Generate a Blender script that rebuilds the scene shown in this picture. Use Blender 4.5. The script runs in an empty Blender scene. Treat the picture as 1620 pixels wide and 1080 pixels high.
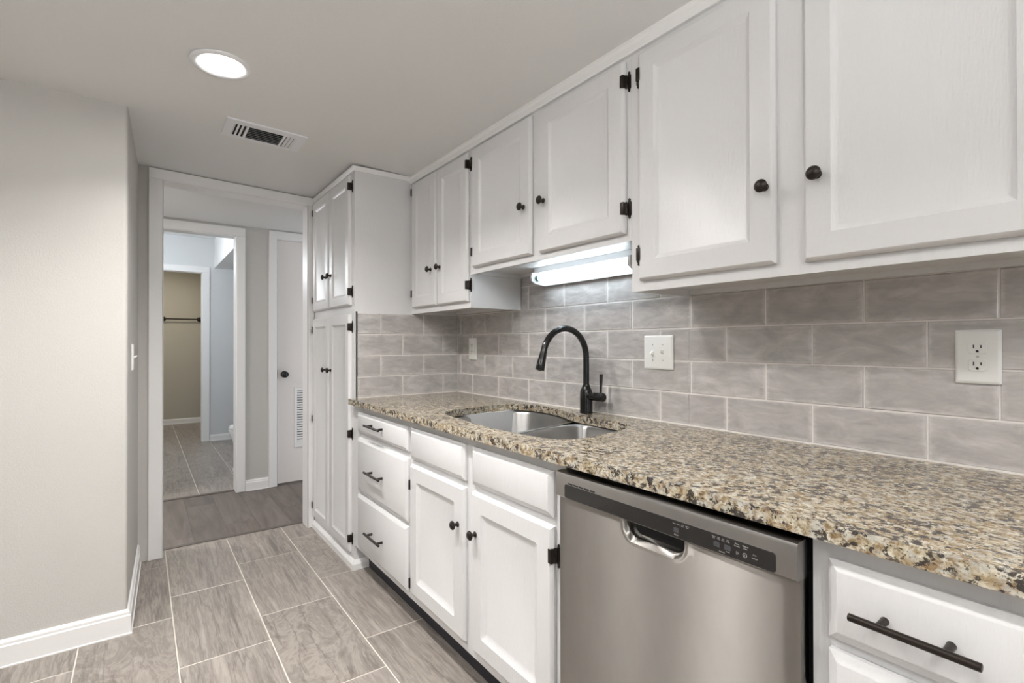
import bpy, bmesh, math, random
from mathutils import Vector, Matrix
random.seed(7)
SC = bpy.context.scene
COL = SC.collection

# ------------------------------------------------------------------ camera
CAM_H, YAW, PITCH, ROLL, FPX = 1.2024, 0.63066, 0.004727, -0.001622, 803.72
cd = bpy.data.cameras.new('camera'); cam = bpy.data.objects.new('camera', cd); COL.objects.link(cam)
cd.sensor_width = 36.0; cd.sensor_fit = 'HORIZONTAL'; cd.lens = FPX / 1620 * 36.0
cd.clip_start = 0.02; cd.clip_end = 60
F = Vector((math.sin(YAW)*math.cos(PITCH), math.cos(YAW)*math.cos(PITCH), math.sin(PITCH)))
R = Vector((math.cos(YAW), -math.sin(YAW), 0)); U = R.cross(F)
R2 = R*math.cos(ROLL) + U*math.sin(ROLL); U2 = -R*math.sin(ROLL) + U*math.cos(ROLL)
M = Matrix((R2, U2, -F)).transposed().to_4x4(); M.translation = Vector((0, 0, CAM_H))
cam.matrix_world = M
SC.camera = cam

# ------------------------------------------------------------------ world, lights, exposure
SC.view_settings.view_transform = 'Standard'
SC.view_settings.look = 'None'
SC.view_settings.gamma = 1.0
SC.view_settings.exposure = 0.68
SC.cycles.use_denoising = True
SC.cycles.max_bounces = 10
SC.cycles.diffuse_bounces = 6
SC.cycles.caustics_reflective = False
SC.cycles.sample_clamp_indirect = 6.0
W = bpy.data.worlds.new('world'); SC.world = W; W.use_nodes = True
bg = W.node_tree.nodes['Background']
bg.inputs[0].default_value = (0.86, 0.93, 1.0, 1); bg.inputs[1].default_value = 2.4

def area_lamp(name, loc, rot, sx, sy, power, color, spread=180):
    l = bpy.data.lights.new(name, 'AREA'); l.shape = 'RECTANGLE'; l.size = sx; l.size_y = sy
    l.energy = power; l.color = color; l.spread = math.radians(spread)
    o = bpy.data.objects.new(name, l); COL.objects.link(o); o.location = loc; o.rotation_euler = rot
    return o
LENS_E = 50.0        # glow of the recessed lenses
LAMP_W = 7.4        # power of each recessed lamp
TUBE_E = 8.0        # fluorescent tube under the cabinet
# added lamps without fixtures light the bathroom, the far room and the hall
pl = bpy.data.lights.new('bathroom_fill', 'POINT'); pl.energy = 22; pl.color = (0.90, 0.95, 1.0); pl.shadow_soft_size = .12  # added, stands in for daylight in the bathroom
po = bpy.data.objects.new('bathroom_fill', pl); COL.objects.link(po); po.location = (-0.25, 6.1, 2.05)
area_lamp('far_room_fill', (0.1, 8.2, 2.40), (0, 0, 0), 0.3, 0.3, 8, (1.0, 0.90, 0.74))  # added fill for the far room, no fixture
area_lamp('ceiling_bounce_fill', (-0.55, -0.75, 1.55), (math.pi, 0, 0), 0.35, 0.35, 54, (1.0, 0.985, 0.97))   # added unseen lamp, aimed up to brighten the ceiling
area_lamp('hall_fill', (-0.7, 4.12, 2.15), (0, 0, 0), 0.25, 0.25, 15, (1.0, 0.94, 0.90))  # added fill that brightens the hall, no fixture

# ------------------------------------------------------------------ materials
def newmat(name):
    m = bpy.data.materials.new(name); m.use_nodes = True
    nt = m.node_tree; b = nt.nodes['Principled BSDF']
    return m, nt, b
def setp(b, **k):
    for n, v in k.items():
        b.inputs[n.replace('_', ' ')].default_value = v
def N(nt, t, **k):
    n = nt.nodes.new(t)
    for a, v in k.items(): setattr(n, a, v)
    return n
def pos(nt, scale=(1, 1, 1), loc=(0, 0, 0)):
    g = N(nt, 'ShaderNodeNewGeometry'); mp = N(nt, 'ShaderNodeMapping')
    mp.inputs['Scale'].default_value = scale; mp.inputs['Location'].default_value = loc
    nt.links.new(g.outputs['Position'], mp.inputs['Vector']); return mp.outputs['Vector']
def noise(nt, vec, scale, detail=4, rough=0.5, dist=0.0):
    n = N(nt, 'ShaderNodeTexNoise'); nt.links.new(vec, n.inputs['Vector'])
    n.inputs['Scale'].default_value = scale; n.inputs['Detail'].default_value = detail
    n.inputs['Roughness'].default_value = rough; n.inputs['Distortion'].default_value = dist
    return n.outputs['Fac']
def ramp(nt, fac, stops, interp='LINEAR'):
    r = N(nt, 'ShaderNodeValToRGB'); nt.links.new(fac, r.inputs['Fac']); e = r.color_ramp.elements
    r.color_ramp.interpolation = interp
    while len(e) < len(stops): e.new(0.5)
    for x, (p, c) in zip(e, stops):
        x.position = p; x.color = (c[0], c[1], c[2], 1) if hasattr(c, '__len__') else (c, c, c, 1)
    return r.outputs['Color']
def mix(nt, fac, a, b, mode='MIX'):
    m = N(nt, 'ShaderNodeMix', data_type='RGBA', blend_type=mode)
    for s, v in ((m.inputs[0], fac), (m.inputs[6], a), (m.inputs[7], b)):
        if hasattr(v, 'node'): nt.links.new(v, s)
        elif hasattr(v, '__len__'): s.default_value = (v[0], v[1], v[2], 1)
        else: s.default_value = v
    return m.outputs[2]
def math_(nt, op, a, b=None):
    m = N(nt, 'ShaderNodeMath', operation=op)
    for s, v in zip(m.inputs, (a, b)):
        if v is None: continue
        if hasattr(v, 'node'): nt.links.new(v, s)
        else: s.default_value = v
    return m.outputs[0]
def bump(nt, b, h, strength, dist=0.01, chain=None):
    n = N(nt, 'ShaderNodeBump'); n.inputs['Strength'].default_value = strength; n.inputs['Distance'].default_value = dist
    nt.links.new(h, n.inputs['Height']); nt.links.new(n.outputs[0], b.inputs['Normal'])
    if chain: nt.links.new(chain, n.inputs['Normal'])
    return n.outputs[0]

def paint(name, col, rough, bscale=(60, 60, 12), bstr=0.08, coat=0.0):
    m, nt, b = newmat(name); setp(b, Base_Color=(*col, 1), Roughness=rough)
    h = noise(nt, pos(nt, bscale), 1.0, 3, 0.6)
    bump(nt, b, h, bstr, 0.004)
    return m
M_CAB = paint('cabinet_enamel', (0.675, 0.672, 0.675), 0.30, (150, 150, 26), 0.30)
M_TRIM = paint('trim_enamel', (0.82, 0.815, 0.81), 0.32, (40, 40, 40), 0.05)
M_DOOR = paint('interior_door_paint', (0.80, 0.755, 0.735), 0.4, (40, 40, 40), 0.05)
M_CEIL = paint('ceiling_paint', (0.77, 0.772, 0.765), 0.75, (150, 150, 150), 0.25)
def wallpaint(name, col):
    m, nt, b = newmat(name); setp(b, Base_Color=(*col, 1), Roughness=0.62)
    h = noise(nt, pos(nt), 210, 2, 0.5)
    bump(nt, b, h, 0.32, 0.003)
    return m
M_WALL = wallpaint('greige_wall_paint', (0.53, 0.517, 0.493))
M_BATHWALL = wallpaint('pale_blue_grey_wall_paint', (0.64, 0.655, 0.665))
M_FARWALL = wallpaint('khaki_wall_paint', (0.46, 0.435, 0.375))

def simple(name, col, rough, metal=0.0, **k):
    m, nt, b = newmat(name); setp(b, Base_Color=(*col, 1), Roughness=rough, Metallic=metal, **k)
    h = noise(nt, pos(nt), 220, 2)
    bump(nt, b, h, 0.04, 0.002)
    return m
M_BRONZE = simple('oil_rubbed_bronze', (0.035, 0.028, 0.024), 0.36, 0.75)
M_BLACK = simple('matte_black_metal', (0.005, 0.005, 0.005), 0.16, 0.0)
M_PLASTIC = simple('white_plastic', (0.80, 0.80, 0.78), 0.28)
M_SLOT = simple('dark_slot', (0.015, 0.015, 0.015), 0.6)
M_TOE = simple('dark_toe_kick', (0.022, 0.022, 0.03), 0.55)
M_GLOSSBLACK = simple('black_console_plastic', (0.016, 0.015, 0.015), 0.16)
M_BTN = simple('grey_button', (0.05, 0.05, 0.055), 0.35)
M_LETTER = simple('pale_grey_print', (0.62, 0.62, 0.60), 0.5)
M_PORC = simple('white_porcelain', (0.84, 0.84, 0.84), 0.12)
M_METALWHITE = simple('white_enamelled_metal', (0.80, 0.81, 0.82), 0.35)
M_GREEN = simple('green_lamp_end', (0.05, 0.22, 0.16), 0.4)
M_VOID = simple('hollow_shade_black', (0.006, 0.006, 0.007), 0.8)  # near-black colour for the shade inside vents and behind the dishwasher door
M_SCREW = simple('screw_steel', (0.5, 0.5, 0.48), 0.35, 0.8)

def emit(name, col, s):
    m, nt, b = newmat(name); setp(b, Base_Color=(0.8, 0.8, 0.8, 1), Emission_Color=(*col, 1), Emission_Strength=s)
    return m
M_LENS = emit('lit_lens', (1.0, 0.975, 0.95), LENS_E)
M_TUBE = emit('lit_fluorescent_tube', (0.78, 0.91, 1.0), TUBE_E)

def steel(name, col, rough, bs, bstr, aniso=0.0):
    m, nt, b = newmat(name); setp(b, Metallic=1.0, Roughness=rough)
    v = pos(nt, bs)
    h = noise(nt, v, 1.0, 4, 0.6)
    blot = noise(nt, pos(nt, (5, 5, 2.2)), 1.0, 5, 0.65)
    c = mix(nt, ramp(nt, blot, [(0.35, 0), (0.65, 1)]), [x*0.93 for x in col], [min(1, x*1.05) for x in col])
    nt.links.new(c, b.inputs['Base Color'])
    if bstr > 0: bump(nt, b, h, bstr, 0.002)
    if aniso:
        setp(b, Anisotropic=aniso, Anisotropic_Rotation=0.25); tg = N(nt, 'ShaderNodeTangent', direction_type='RADIAL', axis='Z'); nt.links.new(tg.outputs[0], b.inputs['Tangent'])
    return m
M_STEEL = steel('brushed_stainless', (0.37, 0.352, 0.33), 0.41, (90, 3, 500), 0.0, 1.0)
M_SINK = steel('satin_stainless', (0.45, 0.445, 0.435), 0.40, (30, 30, 160), 0.0, 0.9)
M_STEELTRIM = steel('grey_stainless_trim', (0.40, 0.385, 0.37), 0.32, (90, 3, 500), 0.0, 0.6)

def granite():
    m, nt, b = newmat('speckled_granite'); setp(b, Roughness=0.14)
    v = pos(nt, (1, 1, 1)); vs = pos(nt, (1.0, 0.85, 1.0), (3, 1, 2))
    big = noise(nt, v, 9, 3, 0.5)
    cream = ramp(nt, noise(nt, vs, 72, 6, 0.66, 0.5), [(0.30, (0.15, 0.092, 0.042)), (0.41, (0.27, 0.20, 0.115)), (0.51, (0.43, 0.37, 0.265)), (0.64, (0.64, 0.60, 0.51))])
    grey = ramp(nt, noise(nt, pos(nt, (1, 0.7, 1), (7, 3, 5)), 58, 4, 0.62), [(0.50, 0), (0.60, 1)])
    c = mix(nt, math_(nt, 'MULTIPLY', grey, 0.55), cream, (0.42, 0.42, 0.40))
    brown = ramp(nt, noise(nt, pos(nt, (1, 0.6, 1), (1, 9, 4)), 85, 4, 0.62, 0.5), [(0.57, 0), (0.62, 1)])
    c = mix(nt, math_(nt, 'MULTIPLY', brown, 0.75), c, (0.20, 0.115, 0.045))
    blk = noise(nt, pos(nt, (1, 0.85, 1), (5, 5, 9)), 74, 6, 0.68, 0.4)
    blk = math_(nt, 'ADD', blk, math_(nt, 'MULTIPLY', math_(nt, 'SUBTRACT', big, 0.5), 0.20))
    bm_ = ramp(nt, blk, [(0.530, 0), (0.560, 1)])
    c = mix(nt, math_(nt, 'MULTIPLY', bm_, 0.93), c, (0.022, 0.02, 0.02))
    pep = ramp(nt, noise(nt, pos(nt, (1, 0.9, 1), (2, 8, 3)), 190, 3, 0.6), [(0.58, 0), (0.63, 1)])
    c = mix(nt, math_(nt, 'MULTIPLY', pep, 0.7), c, (0.09, 0.07, 0.055))
    # one natural hairline vein across the far corner of the slab
    g = N(nt, 'ShaderNodeNewGeometry'); sx = N(nt, 'ShaderNodeSeparateXYZ'); nt.links.new(g.outputs['Position'], sx.inputs[0])
    wob = math_(nt, 'MULTIPLY', math_(nt, 'SUBTRACT', noise(nt, v, 14, 2), 0.5), 0.05)
    d = math_(nt, 'SUBTRACT', sx.outputs[0], math_(nt, 'ADD', 1.278, math_(nt, 'MULTIPLY', math_(nt, 'SUBTRACT', sx.outputs[1], 1.964), 0.43)))
    d = math_(nt, 'ABSOLUTE', math_(nt, 'ADD', d, wob))
    inr = math_(nt, 'MULTIPLY', math_(nt, 'GREATER_THAN', sx.outputs[1], 1.95), math_(nt, 'LESS_THAN', sx.outputs[1], 2.50))
    vein = math_(nt, 'MULTIPLY', math_(nt, 'LESS_THAN', d, 0.004), inr)
    c = mix(nt, math_(nt, 'MULTIPLY', vein, 0.75), c, (0.07, 0.05, 0.03))
    nt.links.new(c, b.inputs['Base Color'])
    return m
M_GRANITE = granite()

def attr(nt):
    a = N(nt, 'ShaderNodeAttribute'); a.attribute_name = 'rnd'
    s = N(nt, 'ShaderNodeSeparateColor'); nt.links.new(a.outputs['Color'], s.inputs[0])
    return a.outputs['Color'], s.outputs[0], s.outputs[1], s.outputs[2]
def shifted(nt, scale, k):
    """position plus a per-tile random offset"""
    a, r, g, bb = attr(nt)
    p = pos(nt, scale); vm = N(nt, 'ShaderNodeVectorMath', operation='MULTIPLY_ADD')
    nt.links.new(a, vm.inputs[0]); vm.inputs[1].default_value = (k, k, k); nt.links.new(p, vm.inputs[2])
    return vm.outputs[0], r, g
def tile_glaze():
    m, nt, b = newmat('glazed_grey_tile'); setp(b, Roughness=0.12)
    b.inputs['Specular IOR Level'].default_value = 0.55
    v, r, g = shifted(nt, (1, 1, 2.4), 9)
    n1 = noise(nt, v, 9, 5, 0.62, 0.6)
    c = ramp(nt, n1, [(0.30, (0.35, 0.332, 0.322)), (0.52, (0.455, 0.432, 0.42)), (0.72, (0.59, 0.565, 0.555))])
    c = mix(nt, math_(nt, 'MULTIPLY', r, 0.40), c, (0.37, 0.345, 0.33))
    # lighter worn glaze along the tile edges
    uv = N(nt, 'ShaderNodeUVMap'); uv.uv_map = 'UVMap'; s = N(nt, 'ShaderNodeSeparateXYZ'); nt.links.new(uv.outputs[0], s.inputs[0])
    def edge(o, L):
        e = math_(nt, 'MINIMUM', o, math_(nt, 'SUBTRACT', L, o)); return e
    e = math_(nt, 'MINIMUM', edge(s.outputs[0], 0.2605), edge(s.outputs[1], 0.1115))
    e = math_(nt, 'ADD', e, math_(nt, 'MULTIPLY', math_(nt, 'SUBTRACT', noise(nt, v, 30, 4, 0.7), 0.5), 0.03))
    ew = ramp(nt, e, [(0.0, 1), (0.011, 0)])
    c = mix(nt, math_(nt, 'MULTIPLY', ew, 0.5), c, (0.68, 0.66, 0.65))
    nt.links.new(c, b.inputs['Base Color'])
    h = noise(nt, v, 13, 2, 0.45, 0.3)
    bump(nt, b, h, 0.34, 0.012)
    return m
M_TILE = tile_glaze()
M_GROUT = simple('pale_grout', (0.74, 0.71, 0.68), 0.8)
M_FGROUT = simple('cream_floor_grout', (0.66, 0.62, 0.56), 0.8)

def floor_tile(name, cool=0.0):
    m, nt, b = newmat(name); setp(b, Roughness=0.34)
    v, r, g = shifted(nt, (1, 0.075, 1), 13)
    lin = noise(nt, v, 22, 7, 0.66, 0.1)
    v3, _, _ = shifted(nt, (1, 0.6, 1), 11)
    swirl = noise(nt, v3, 6.5, 7, 0.66, 1.6)
    sel = ramp(nt, g, [(0.70, 0), (0.85, 0.85)])
    mm = N(nt, 'ShaderNodeMix', data_type='FLOAT'); nt.links.new(sel, mm.inputs[0]); nt.links.new(lin, mm.inputs[2]); nt.links.new(swirl, mm.inputs[3])
    w = mm.outputs[0]
    v2, _, _ = shifted(nt, (1, 0.22, 1), 5)
    fine = noise(nt, v2, 75, 5, 0.72, 0.5)
    a = ramp(nt, w, [(0.32, (0.10, 0.086, 0.074)), (0.42, (0.235, 0.206, 0.182)), (0.475, (0.34, 0.303, 0.272)), (0.525, (0.20, 0.175, 0.154)), (0.575, (0.30, 0.267, 0.24)), (0.66, (0.42, 0.378, 0.342))])
    c = mix(nt, 0.20, a, ramp(nt, fine, [(0.3, (0.14, 0.12, 0.104)), (0.5, (0.28, 0.248, 0.222)), (0.75, (0.40, 0.362, 0.328))]))
    # thin dark veins
    vv = noise(nt, v, 9, 5, 0.6, 0.1)
    vein = ramp(nt, math_(nt, 'ABSOLUTE', math_(nt, 'SUBTRACT', vv, 0.5)), [(0.0, 1), (0.018, 0)])
    c = mix(nt, math_(nt, 'MULTIPLY', vein, 0.6), c, (0.10, 0.087, 0.078))
    c = mix(nt, math_(nt, 'MULTIPLY', r, 0.16), c, (0.34, 0.306, 0.28))
    nt.links.new(c, b.inputs['Base Color'])
    bump(nt, b, fine, 0.12, 0.002)
    return m
M_FTILE = floor_tile('travertine_look_floor_tile')
def wood():
    m, nt, b = newmat('grey_brown_plank'); setp(b, Roughness=0.42)
    v, r, g = shifted(nt, (1, 0.10, 1), 17)
    w = noise(nt, v, 14, 6, 0.65, 0.9)
    c = ramp(nt, w, [(0.30, (0.075, 0.058, 0.05)), (0.5, (0.14, 0.114, 0.10)), (0.7, (0.215, 0.185, 0.165))])
    c = mix(nt, math_(nt, 'MULTIPLY', r, 0.55), c, (0.10, 0.082, 0.075))
    nt.links.new(c, b.inputs['Base Color']); bump(nt, b, w, 0.12, 0.002)
    return m
M_WOOD = wood()
M_WOODTRIM = simple('dark_wood_strip', (0.10, 0.083, 0.074), 0.45)

# ------------------------------------------------------------------ mesh helpers
class MB:
    """collects shapes in world coordinates, then builds ONE mesh object"""
    def __init__(s): s.bm = bmesh.new(); s.mi = 0
    def face(s, vs, mi=None):
        try:
            f = s.bm.faces.new(vs); f.material_index = s.mi if mi is None else mi; return f
        except ValueError: return None
    def pts(s, L): return [s.bm.verts.new(p) for p in L]
    def hexa(s, c):
        v = s.pts(c)
        for q in ((0, 3, 2, 1), (4, 5, 6, 7), (0, 1, 5, 4), (1, 2, 6, 5), (2, 3, 7, 6), (3, 0, 4, 7)): s.face([v[i] for i in q])
        return v
    def box(s, x0, x1, y0, y1, z0, z1, bev=0.0):
        if bev <= 0:
            s.hexa([(x0, y0, z0), (x1, y0, z0), (x1, y1, z0), (x0, y1, z0), (x0, y0, z1), (x1, y0, z1), (x1, y1, z1), (x0, y1, z1)]); return s
        t = bmesh.new(); bmesh.ops.create_cube(t, size=1)
        for v in t.verts: v.co = Vector(((x0+x1)/2+v.co.x*(x1-x0), (y0+y1)/2+v.co.y*(y1-y0), (z0+z1)/2+v.co.z*(z1-z0)))
        bmesh.ops.bevel(t, geom=list(t.edges), offset=bev, segments=2, affect='EDGES', profile=0.5)
        s.merge(t); return s
    def merge(s, t):
        mp = {v: s.bm.verts.new(v.co) for v in t.verts}
        for f in t.faces: s.face([mp[v] for v in f.verts])
        t.free()
    def loops(s, Ls, close0=True, close1=True):
        """skin consecutive vertex loops of equal length"""
        V = [s.pts(L) for L in Ls]; n = len(V[0])
        for a, b in zip(V, V[1:]):
            for i in range(n): s.face([a[i], a[(i+1) % n], b[(i+1) % n], b[i]])
        if close0: s.face(V[0][::-1])
        if close1: s.face(V[-1])
        return V
    def tube(s, path, radii, seg=16, caps=True):
        path = [Vector(p) for p in path]
        if not hasattr(radii, '__len__'): radii = [radii]*len(path)
        up = None; Ls = []
        for i, p in enumerate(path):
            d = (path[min(i+1, len(path)-1)] - path[max(i-1, 0)]).normalized()
            if up is None: up = Vector((0, 0, 1)) if abs(d.z) < 0.9 else Vector((1, 0, 0))
            a = (up - d*up.dot(d)).normalized(); up = a; b = d.cross(a)
            Ls.append([p + (a*math.cos(t) + b*math.sin(t))*radii[i] for t in (2*math.pi*k/seg for k in range(seg))])
        s.loops(Ls, caps, caps); return s
    def lathe(s, origin, axis, prof, seg=24):
        """prof: list of (distance along axis, radius)"""
        o = Vector(origin); d = Vector(axis).normalized()
        a = d.orthogonal().normalized(); b = d.cross(a)
        Ls = [[o + d*t + (a*math.cos(q) + b*math.sin(q))*max(r, 1e-5) for q in (2*math.pi*k/seg for k in range(seg))] for t, r in prof]
        s.loops(Ls); return s
    def build(s, name, mats, parent=None, origin=None, smooth=None, bevel=0.0):
        bmesh.ops.recalc_face_normals(s.bm, faces=list(s.bm.faces))
        me = bpy.data.meshes.new(name)
        base = Vector((0, 0, 0))
        if parent is not None: base = world_loc(parent)
        elif origin is not None: base = Vector(origin)
        else:
            xs = [v.co for v in s.bm.verts]
            base = Vector(((min(v.x for v in xs)+max(v.x for v in xs))/2, (min(v.y for v in xs)+max(v.y for v in xs))/2, min(v.z for v in xs)))
        for v in s.bm.verts: v.co -= base
        s.bm.to_mesh(me); s.bm.free()
        for m in (mats if isinstance(mats, (list, tuple)) else [mats]): me.materials.append(m)
        if smooth is not None:
            me.shade_smooth()
            me.set_sharp_from_angle(angle=math.radians(smooth))
        o = bpy.data.objects.new(name, me); COL.objects.link(o)
        if parent is not None: o.parent = parent
        else: o.location = base
        if bevel:
            md = o.modifiers.new('bevel', 'BEVEL'); md.width = bevel; md.segments = 2; md.limit_method = 'ANGLE'; md.angle_limit = math.radians(40)
        return o
def world_loc(o):
    p = Vector((0, 0, 0))
    while o is not None: p += o.location; o = o.parent
    return p
def tag(o, label=None, cat=None, group=None, kind=None):
    if label: o['label'] = label
    if cat: o['category'] = cat
    if group: o['group'] = group
    if kind: o['kind'] = kind
    return o
def thing(name, label, cat, loc, group=None):
    o = bpy.data.objects.new(name, None); COL.objects.link(o); o.location = loc; o.empty_display_size = 0.05
    return tag(o, label, cat, group)
def struct(name, mb, mats, label=None, cat=None, **k):
    o = mb.build(name, mats, **k); o['kind'] = 'structure'
    return tag(o, label, cat)
def put(proto_mesh, name, parent, wpos, rot=(0, 0, 0)):
    """another object on a shared mesh, placed at a world point under its parent"""
    o = bpy.data.objects.new(name, proto_mesh); COL.objects.link(o); o.parent = parent
    o.location = Vector(wpos) - world_loc(parent); o.rotation_euler = rot
    return o
def proto(mb, name, mats, smooth=35):
    bmesh.ops.recalc_face_normals(mb.bm, faces=list(mb.bm.faces))
    me = bpy.data.meshes.new(name); mb.bm.to_mesh(me); mb.bm.free()
    for m in (mats if isinstance(mats, (list, tuple)) else [mats]): me.materials.append(m)
    me.shade_smooth(); me.set_sharp_from_angle(angle=math.radians(smooth)); return me
def rect(x, y0, y1, z0, z1, i=0.0):
    return [(x, y0+i, z0+i), (x, y1-i, z0+i), (x, y1-i, z1-i), (x, y0+i, z1-i)]
def rrect(x, y0, y1, z0, z1, i=0.0, r=0.0, n=5):
    """rounded rectangle loop in a plane of constant x"""
    y0 += i; y1 -= i; z0 += i; z1 -= i; r = max(r, 1e-4); out = []
    for cy, cz, a0 in ((y1-r, z1-r, 0), (y0+r, z1-r, 90), (y0+r, z0+r, 180), (y1-r, z0+r, 270)):
        for k in range(n+1):
            a = math.radians(a0 + 90*k/n); out.append((x, cy+r*math.cos(a), cz+r*math.sin(a)))
    return out

# ================================================================== LARGE STRUCTURE
XW = 1.5628          # backsplash wall
YP = 2.696           # pantry side
YL = 2.665           # left wall face
YB = 3.487           # wall with the doorway to the hall
ZC = 2.158
def ceil_z(x): return 2.200 if x <= 0 else (2.200 - 0.030*x/0.924 if x < 0.924 else max(2.158, 2.170 - 0.012*(x-0.924)/0.334))

# ---- floor tiles (12x24 laid in a third bond)
def rnd_layers(bm): return bm.loops.layers.float_color.new('rnd'), bm.loops.layers.uv.new('UVMap')
def clip_poly(y0, y1, a, b): return max(y0, a), min(y1, b)
def tiled_floor(name, label, x0, x1, y0, y1, phx, phy, step, z=0.0):
    mb = MB(); lr, lu = rnd_layers(mb.bm)
    PW, PL, g, h = 0.3143, 0.6575, 0.0022, 0.0012
    mb.mi = 1; mb.box(x0, x1, y0, y1, z-0.02, z-h)
    mb.mi = 0
    c = math.floor((x0-phx)/PW)
    while phx + c*PW < x1:
        xa, xb = max(x0, phx+c*PW+g), min(x1, phx+(c+1)*PW-g)
        r = math.floor((y0-(phy+step*c))/PL)
        while phy+step*c + r*PL < y1:
            ya, yb = max(y0, phy+step*c+r*PL+g), min(y1, phy+step*c+(r+1)*PL-g)
            if xb-xa > 0.004 and yb-ya > 0.004:
                col = (random.random(), random.random(), random.random(), 1)
                e = 0.0012
                n0 = len(mb.bm.faces)
                V = mb.loops([[(xa, ya, z-h-0.001), (xb, ya, z-h-0.001), (xb, yb, z-h-0.001), (xa, yb, z-h-0.001)],
                          [(xa, ya, z-e), (xb, ya, z-e), (xb, yb, z-e), (xa, yb, z-e)],
                          [(xa+e, ya+e, z), (xb-e, ya+e, z), (xb-e, yb-e, z), (xa+e, yb-e, z)]], False, True)
                fs = {f for L in V for v in L for f in v.link_faces}
                for f in fs:
                    for l in f.loops: l[lr] = col
            r += 1
        c += 1
    return struct(name, mb, [M_FTILE, M_FGROUT], label, 'floor')
tiled_floor('floor', 'grey stone-look kitchen floor tiles with pale grout joints', -2.6, XW, -2.9, 3.612, -0.1995, 2.695, 0.2190)
tiled_floor('floor_bathroom', 'grey floor tiles seen through the second doorway beyond the hall', -0.9, 1.6, 4.735, 9.2, 0.065, 4.66, 0.0)
# ---- hall planks
mb = MB(); lr, lu = rnd_layers(mb.bm)
xs = [0.267 - 0.1865*k for k in range(10, 0, -1)] + [0.267 + 0.1865*k for k in range(0, 9)]
for i, xa in enumerate(xs):
    off = (4.36, 4.02, 3.2, 3.75, 4.45, 3.87)[i % 6]
    y = 3.612
    cuts = [3.612] + [q for q in (off, ) if 3.65 < q < 4.7] + [4.735]
    for a, b in zip(cuts, cuts[1:]):
        col = (random.random(), random.random(), random.random(), 1)
        V = mb.loops([[(xa+.0006, a+.0006, -.01), (xa+.1859, a+.0006, -.01), (xa+.1859, b-.0006, -.01), (xa+.0006, b-.0006, -.01)],
                      [(xa+.0006, a+.0006, 0), (xa+.1859, a+.0006, 0), (xa+.1859, b-.0006, 0), (xa+.0006, b-.0006, 0)]])
        for f in {f for L in V for v in L for f in v.link_faces}:
            for l in f.loops: l[lr] = col
struct('floor_hall', mb, M_WOOD, 'dark grey-brown wood planks on the hall floor between the doorways', 'floor')
mb = MB(); mb.box(0.10, 0.884, 3.600, 3.632, -0.01, 0.004, 0.002)
struct('trim_1', mb, M_WOODTRIM, 'thin dark wood strip where kitchen tiles meet hall planks', 'threshold strip')
mb = MB(); mb.box(-0.1, 0.63, 4.715, 4.755, -0.01, 0.006, 0.002)
struct('trim_2', mb, M_WOODTRIM, 'dark wood strip under the far doorway between planks and bathroom tiles', 'threshold strip')

# ---- walls of the kitchen
def wall(name, label, *boxes, mat=None, **k):
    mb = MB()
    for b in boxes: mb.box(*b)
    return struct(name, mb, mat or M_WALL, label, 'wall', **k)
mb = MB()     # block of wall on the left; its return runs back to the doorway
mb.hexa([(-0.95, YL, -.02), (-0.034-.012, YL, -.02), (-0.012, YB+.06, -.02), (-0.95, YB+.06, -.02), (-0.95, YL, 2.3), (-0.034-.012, YL, 2.3), (-0.012, YB+.06, 2.3), (-0.95, YB+.06, 2.3)])
lw = struct('wall_left', mb, M_WALL, 'greige textured wall at the left with a rounded outside corner', 'wall')
md = lw.modifiers.new('bullnose', 'BEVEL'); md.width = 0.014; md.segments = 4; md.limit_method = 'ANGLE'
wall('wall_left_side', 'greige wall continuing left out of the frame', (-2.7, -.951, YL, YL+.12, -.02, 2.3))
wall('wall_back', 'greige wall around the hall doorway beside the tall cabinet', (-0.02, 0.10, YB, 3.606, -.02, 2.3), (0.884, XW, YB, 3.606, -.02, 2.3), (0.10, 0.884, YB, 3.606, 2.133, 2.3))
wall('wall_right', 'plastered wall behind the backsplash and cabinets', (XW+.0012, XW+0.12, -2.9, 3.606, -.02, 2.3))
wall('wall_rear', 'wall behind the viewpoint with a wide window opening', (-2.6, XW+.12, -3.0, -2.9, -.02, 0.9), (-2.6, XW+.12, -3.0, -2.9, 2.05, 2.3), (-2.6, -.3, -3.0, -2.9, 0.9, 2.05), (0.8, XW+.12, -3.0, -2.9, 0.9, 2.05))
wall('wall_far_left', 'side wall of the kitchen out to the left with an added window opening', (-2.7, -2.6, -3.0, YL+.2, -.02, 0.8), (-2.7, -2.6, -3.0, YL+.2, 2.05, 2.3), (-2.7, -2.6, -3.0, -2.2, .8, 2.05), (-2.7, -2.6, -1.0, YL+.2, .8, 2.05))
# window frames of the two unseen windows; the left one is added for fill
for i, (bx) in enumerate((((-.3, .8, -2.99, -2.94), 'y'), ((-2.69, -2.64, -2.2, -1.0), 'x'))):
    a, d = bx; mb = MB()
    if d == 'y':
        for q in ((-.3, -.24), (.22, .28), (.74, .8)): mb.box(q[0], q[1], a[2], a[3], .9, 2.05)
        for q in ((.9, .96), (1.99, 2.05)): mb.box(-.3, .8, a[2], a[3], *q)
    else:
        for q in ((-2.2, -2.14), (-1.63, -1.57), (-1.06, -1.0)): mb.box(a[0], a[1], q[0], q[1], .8, 2.05)
        for q in ((.8, .86), (1.99, 2.05)): mb.box(a[0], a[1], -2.2, -1.0, *q)
    struct('window_%d' % (i+1), mb, M_TRIM, 'white window frame outside the view', 'window')
# portals for the sky light
for loc, rot, sx, sy in (((.25, -2.93, 1.475), (math.radians(90), 0, 0), 1.1, 1.15), ((-2.63, -1.6, 1.425), (0, math.radians(-90), 0), 1.25, 1.2)):
    p = area_lamp('window_portal', loc, rot, sx, sy, 1, (1, 1, 1)); p.data.cycles.is_portal = True
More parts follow.
